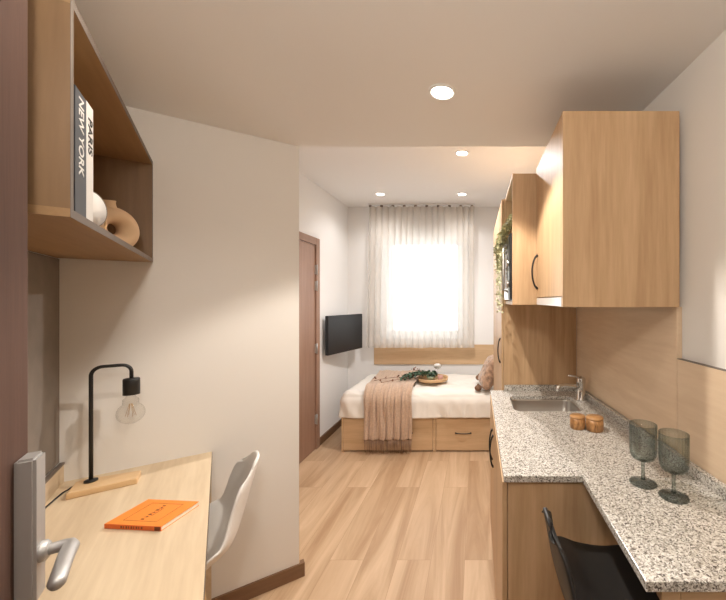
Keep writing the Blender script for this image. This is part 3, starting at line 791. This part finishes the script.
DT, DB, DR = .575, .338, .105
def duvet():
    b = bmesh.new(); nx, ny, nz = 90, 44, 14
    x0, x1, y0, y1 = BX0 - .035, .70, BY0 - .030, BY1 - .01
    bmesh.ops.create_cube(b, size=1)
    ed = {0: [], 1: [], 2: []}
    for e_ in b.edges:
        d_ = e_.verts[0].co - e_.verts[1].co
        ed[max(range(3), key=lambda k: abs(d_[k]))].append(e_)
    b.free(); b = bmesh.new()
    vd = {}
    def vert(i, j, k):
        if (i, j, k) not in vd:
            x = x0 + (x1 - x0) * i / nx; y = y0 + (y1 - y0) * j / ny; z = DB + (DT - DB) * k / nz
            c = Vector((min(max(x, x0 + DR), x1 - DR), min(max(y, y0 + DR), y1 - DR), min(z, DT - DR)))
            p = Vector((x, y, z)); d_ = p - c
            if d_.length > 1e-6:
                inf = max(abs(d_.x), abs(d_.y), d_.z if z > DT - DR else 0)
                p = c + d_.normalized() * inf
            topk = k / nz
            n_ = noise.noise(Vector((x * 3.2, y * 4, 7))) * .022 + noise.noise(Vector((x * 9 + y * 5, y * 6 - x * 3, 3))) * .012
            fold = abs(noise.noise(Vector((x * 6 + y * 10, (y - x * .3) * 3, 11)))) * .016
            if k == nz: p.z += n_ + .012 - fold
            if j == 0 or i == 0:
                q_ = (1 - topk)
                wv = noise.noise(Vector((x * 9 + z * 6, y * 9, z * 2))) * .024 * q_ + noise.noise(Vector((x * 26, y * 26, z * 3))) * .016 * q_
                if j == 0: p.y += wv - .005 * q_
                if i == 0: p.x += wv - .01 * q_
                p.z += noise.noise(Vector((x * 2.4, y * 3, 0))) * .014 * q_
            vd[(i, j, k)] = b.verts.new(p)
        return vd[(i, j, k)]
    def quad(*ids): b.faces.new([vert(*q_) for q_ in ids]).smooth = True
    for i in range(nx):
        for j in range(ny):
            quad((i, j, nz), (i + 1, j, nz), (i + 1, j + 1, nz), (i, j + 1, nz)); quad((i, j, 0), (i, j + 1, 0), (i + 1, j + 1, 0), (i + 1, j, 0))
        for k in range(nz):
            quad((i, 0, k), (i + 1, 0, k), (i + 1, 0, k + 1), (i, 0, k + 1)); quad((i, ny, k), (i, ny, k + 1), (i + 1, ny, k + 1), (i + 1, ny, k))
    for j in range(ny):
        for k in range(nz):
            quad((0, j, k), (0, j, k + 1), (0, j + 1, k + 1), (0, j + 1, k)); quad((nx, j, k), (nx, j + 1, k), (nx, j + 1, k + 1), (nx, j, k + 1))
    m = MB(); m.add(b); return m
single('duvet', duvet(), 'duvet', 'cream white duvet covering the bed', 'duvet', (-.3, 3.85, DB), mods=[('SUBSURF', dict(levels=1, render_levels=1))])

# throw blanket
TY = BY0 - .030; TT = DT + .038; TR = .115
def throw_path(s):   # s metres along the cloth, starting at the back
    L1 = 4.20 - (TY + TR)
    if s < L1: return 4.20 - s, TT + 0, Vector((0, 0, 1))
    s -= L1; La = TR * PI / 2
    if s < La:
        a = s / TR; return TY + TR - TR * math.sin(a) - .02 * math.sin(a), TT - TR + TR * math.cos(a), Vector((0, -math.sin(a), math.cos(a)))
    s -= La; return TY - .020, TT - TR - s, Vector((0, -1, 0))
LT = 4.20 - (TY + TR) + TR * PI / 2 + (TT - TR - .150)
def throw_fn(a, b_):
    s = a * LT; y, z, n = throw_path(s)
    hang = max(0, min(1, (s - .62) / .25))
    xl = -1.175 + (.095) * min(1, a * 1.5); xr = -.655 + .03 * min(1, a * 1.6)
    x = xl + (xr - xl) * b_
    rip = .010 * math.sin(b_ * 38 + noise.noise(Vector((b_ * 4, a * 3, 0))) * 4) + .006 * math.sin(b_ * 83 + a * 4)
    off = .007 + (rip + .016) * (.25 + .95 * hang) + noise.noise(Vector((x * 7, s * 5, 5))) * .008
    return Vector((x + .006 * math.sin(a * 9), y, z)) + n * off
t = thing('throw_blanket', 'beige fringed throw draped over the left part of the duvet', 'blanket', (-.9, 3.8, .30))
obj('cloth', MB().grid(throw_fn, 90, 110), 'throw', t, mods=[('SOLIDIFY', dict(thickness=.006, offset=1))])
fr = MB()
for i in range(95):
    p = throw_fn(1, (i + .5) / 95); l_ = random.uniform(.105, .135); dx = random.uniform(-.008, .008); dy = random.uniform(-.008, .004)
    fr.tube([p, p + Vector((dx * .5, dy, -l_ * .5)), p + Vector((dx, dy * .5, -l_))], [.0022, .0018, .0012], 5)
meta(obj('fringe', fr, 'fringe', t), kind='stuff')

# cushion
def pillow(sx, sy, th):
    b = bmesh.new(); n = 26; fronts = []
    for sgn in (1, -1):
        g = []
        for i in range(n + 1):
            row = []
            for j in range(n + 1):
                u, v = i / n * 2 - 1, j / n * 2 - 1
                pin = 1 - .10 * (1 - u * u) * (abs(v) ** 4); pin2 = 1 - .10 * (1 - v * v) * (abs(u) ** 4)
                hgt = th / 2 * (max(0, (1 - u ** 4) * (1 - v ** 4))) ** .45
                x, y = u * sx / 2 * pin2, v * sy / 2 * pin
                hgt += noise.noise(Vector((x * 22, y * 22, sgn * 4))) * .016 * (1 - max(abs(u), abs(v)) ** 6)
                row.append(b.verts.new((x, y, sgn * hgt)))
            g.append(row)
        for i in range(n):
            for j in range(n): b.faces.new((g[i][j], g[i + 1][j], g[i + 1][j + 1], g[i][j + 1]) if sgn > 0 else (g[i][j], g[i][j + 1], g[i + 1][j + 1], g[i + 1][j])).smooth = True
    bmesh.ops.remove_doubles(b, verts=b.verts[:], dist=1e-4)
    return b
cc = Vector((.130, 3.535, .752)); mt = Matrix.Translation(cc) @ Matrix.Rotation(R(6), 4, 'Z') @ Matrix.Rotation(R(-66), 4, 'Y')
t = thing('fluffy_cushion', 'brown fluffy cushion with tassels leaning at the head of the bed', 'cushion', (cc.x, cc.y, .62))
m = MB(); m.add(pillow(.33, .33, .15), mt); obj('cushion_cover', m, 'cushion', t)
for p in (Vector((.012, 3.43, .622)), Vector((.02, 3.72, .66))):
    ts_ = MB(); ts_.lathe([(.001, .034), (.010, .028), (.013, .018), (.026, .012), (.036, -.004), (.034, -.02), (.022, -.034), (.001, -.038)], p, 16)
    ts_.tube([p + Vector((0, 0, .03)), mt @ Vector((-.155, .155 if p.y > 3.6 else -.155, 0))], .004, 6)
    obj('tassel', ts_, 'tassel', t)

# tray with eucalyptus, bowls and a stemmed glass
TZ = DT + .036; tx, ty = -.478, 3.78
t = thing('round_tray', 'round wooden serving tray on the duvet', 'tray', (tx, ty, TZ))
obj('tray_base', MB().lathe([(.001, 0), (.150, 0), (.150, .008), (.001, .008)], (tx, ty, TZ), 48), 'tray', t)
obj('tray_rim', MB().lathe([(.150, 0), (.160, .002), (.164, .034), (.156, .034), (.151, .010), (.150, 0)], (tx, ty, TZ), 48), 'tray', t)
t = thing('stemmed_glass', 'clear shallow stemmed glass standing on the tray', 'glass', (tx + .04, ty + .08, TZ + .0085))
gx, gy, gz = tx + .04, ty + .08, TZ + .0085
obj('foot', MB().lathe([(.001, 0), (.030, 0), (.030, .002), (.005, .006)], (gx, gy, gz), 28), 'clear', t)
obj('stem', MB().lathe([(.0035, .006), (.003, .05), (.0045, .095)], (gx, gy, gz), 14), 'clear', t)
obj('bowl', MB().lathe([(.001, .0955), (.025, .100), (.042, .118), (.046, .138), (.044, .138), (.040, .119), (.024, .102), (.001, .098)], (gx, gy, gz), 36), 'clear', t)
obj('cream', MB().lathe([(.001, .112), (.034, .114), (.041, .128), (.035, .145), (.018, .154), (.001, .156)], (gx, gy, gz), 28), 'pot', t)
single('small_bowl', MB().lathe([(.025, 0), (.045, .018), (.050, .040), (.046, .040), (.040, .020), (.001, .010)], (tx - .02, ty - .02, TZ + .0085), 32), 'greencup', 'small sage green bowl on the tray', 'bowl', (tx - .02, ty - .02, TZ + .0085))
single('small_candle_cup', MB().lathe([(.026, 0), (.029, .004), (.029, .052), (.026, .052), (.026, .040), (.001, .040)], (tx + .085, ty - .045, TZ + .0085), 28), 'pinkcup', 'small dusty pink cup at the right side of the tray', 'cup', (tx + .085, ty - .045, TZ + .0085))

t = thing('eucalyptus_branch', 'green eucalyptus branch lying over the tray edge and the throw', 'branch', (-.66, 3.76, TZ))
st = MB(); lf = MB()
ez = TZ + .056
for k in range(5):
    y0 = 3.74 + k * .022; s0 = Vector((-.46 + random.uniform(-.03, .03), y0, ez + .012)); s1 = Vector((-.85 + random.uniform(0, .12), y0 - .03 + random.uniform(-.05, .07), ez - .018))
    pts = [s0.lerp(s1, i / 10) + Vector((0, .012 * math.sin(i + k), .014 * math.sin(PI * i / 10))) for i in range(11)]
    st.tube(pts, .002, 6)
    for p in pts:
        for _ in range(5):
            lf.add(leaf_bm(random.uniform(.028, .044), .75), Matrix.Translation(p + Vector((random.uniform(-.01, .01), random.uniform(-.01, .01), random.uniform(.0, .012)))) @ randrot())
obj('stems', st, 'twig', t); obj('leaves', lf, 'leaf', t)
# brown dried sprigs
def sprig(label, p0, p1, n, sidelen):
    t = thing('dried_sprig', label, 'sprig', tuple(p0), group='dried sprigs on the bed')
    m = MB(); p0, p1 = Vector(p0), Vector(p1); d_ = (p1 - p0); sd_ = Vector((-d_.y, d_.x, 0)).normalized()
    m.tube([p0.lerp(p1, i / 8) + Vector((0, 0, .012 * math.sin(PI * i / 8))) for i in range(9)], .0024, 6)
    obj('twig', m, 'twig', t)
    m = MB()
    for i in range(n):
        p = p0.lerp(p1, (i + 1) / n)
        for _ in range(5):
            m.add(leaf_bm(random.uniform(.016, .028), .7), Matrix.Translation(p + sd_ * random.uniform(-sidelen, sidelen) + Vector((0, 0, random.uniform(.008, .03)))) @ randrot())
    obj('dried_leaves', m, 'twig', t)
sprig('brown dried sprig standing up behind the eucalyptus on the tray', (-.50, 3.86, TZ + .03), (-.74, 4.02, TZ + .06), 9, .02)
sprig('thin brown dried sprig lying forwards over the throw', (-.66, 3.74, TZ + .028), (-.98, 3.56, TZ + .022), 3, .004)
sprig('thin brown dried sprig lying leftwards over the throw', (-.74, 3.80, TZ + .028), (-1.08, 3.66, TZ + .022), 3, .004)

# ------------------------------------------------------------ curtain
t = thing('sheer_curtain', 'gathered sheer white curtain hanging over the window', 'curtain', (-.67, 4.19, .9))
def cur(a, b_):
    top = 2.605; bot = .905
    z = top + (bot - top) * a
    sp_ = 1 + .045 * a
    xl, xr = -1.305, -.040
    x = (xl + xr) / 2 + (b_ - .5) * (xr - xl) * (1 + .03 * a) - .02 * a
    ph = b_ * 2 * PI * 17 + 1.3 * noise.noise(Vector((b_ * 5, a * .8, 0)))
    amp = (.018 + .012 * noise.noise(Vector((b_ * 7, a * 1.2, 4)))) * (1 - .15 * a)
    y = 4.195 + amp * math.sin(ph) + .012 * noise.noise(Vector((b_ * 23, a * 2, 9)))
    x += .006 * math.cos(ph) * 1.5
    zz = z + (.010 * noise.noise(Vector((b_ * 9, 0, 3))) * a)
    return Vector((x, y, zz))
obj('fabric', MB().grid(cur, 40, 420), 'curtain', t)
obj('heading_tape', MB().grid(lambda a, b_: cur(a * .045, b_) + Vector((0, -.0015, 0)), 2, 420), 'curtain', t)
obj('track', MB().box(-1.31, -.03, 4.185, 4.205, 2.625, 2.639), 'uplastic', t)
for k in range(10):
    x = -1.285 + k * (1.225 / 9)
    obj('hook', MB().box(x - .016, x + .016, 4.180, 4.204, 2.600, 2.6215, bev=.003), 'edge', t)

# ------------------------------------------------------------ television
P1, P2 = Vector((-1.575, 3.60, 0)), Vector((-1.415, 4.19, 0))
d_ = (P2 - P1); L = d_.length; ang = math.atan2(d_.y, d_.x); mid = (P1 + P2) / 2
t = thing('television', 'flat black television on a swivel arm beside the bedroom door', 'television', (0, 0, 0))
t.location = (mid.x, mid.y, .905); t.rotation_euler = (0, 0, ang)
h_ = .41
obj('housing', MB().box(-L / 2, L / 2, .002, .040, 0, h_, bev=.004), 'tvb', t)
obj('screen', MB().box(-L / 2 + .008, L / 2 - .008, -.0005, .0015, .018, h_ - .008), 'tv', t)
obj('stand_bar', MB().box(-.03, .03, -.001, .0015, .003, .010), 'nickel', t)
t.rotation_euler = (0, 0, ang)
# screen must face the room (+x side)
for ch in children(t):
    for v in ch.data.vertices: v.co.y = -v.co.y
    ch.data.flip_normals()
br = thing('television_bracket', 'black swivel wall bracket behind the television', 'bracket', (BL, 3.86, 1.1))
obj('wall_plate', MB().box(BL + .0005, BL + .012, 3.81, 3.91, 1.02, 1.20), 'black', br)
obj('bracket_arm', MB().tube([(BL + .012, 3.86, 1.11), (BL + .05, 3.88, 1.11), (mid.x - .042, mid.y + .0, 1.11)], .012, 10), 'black', br)
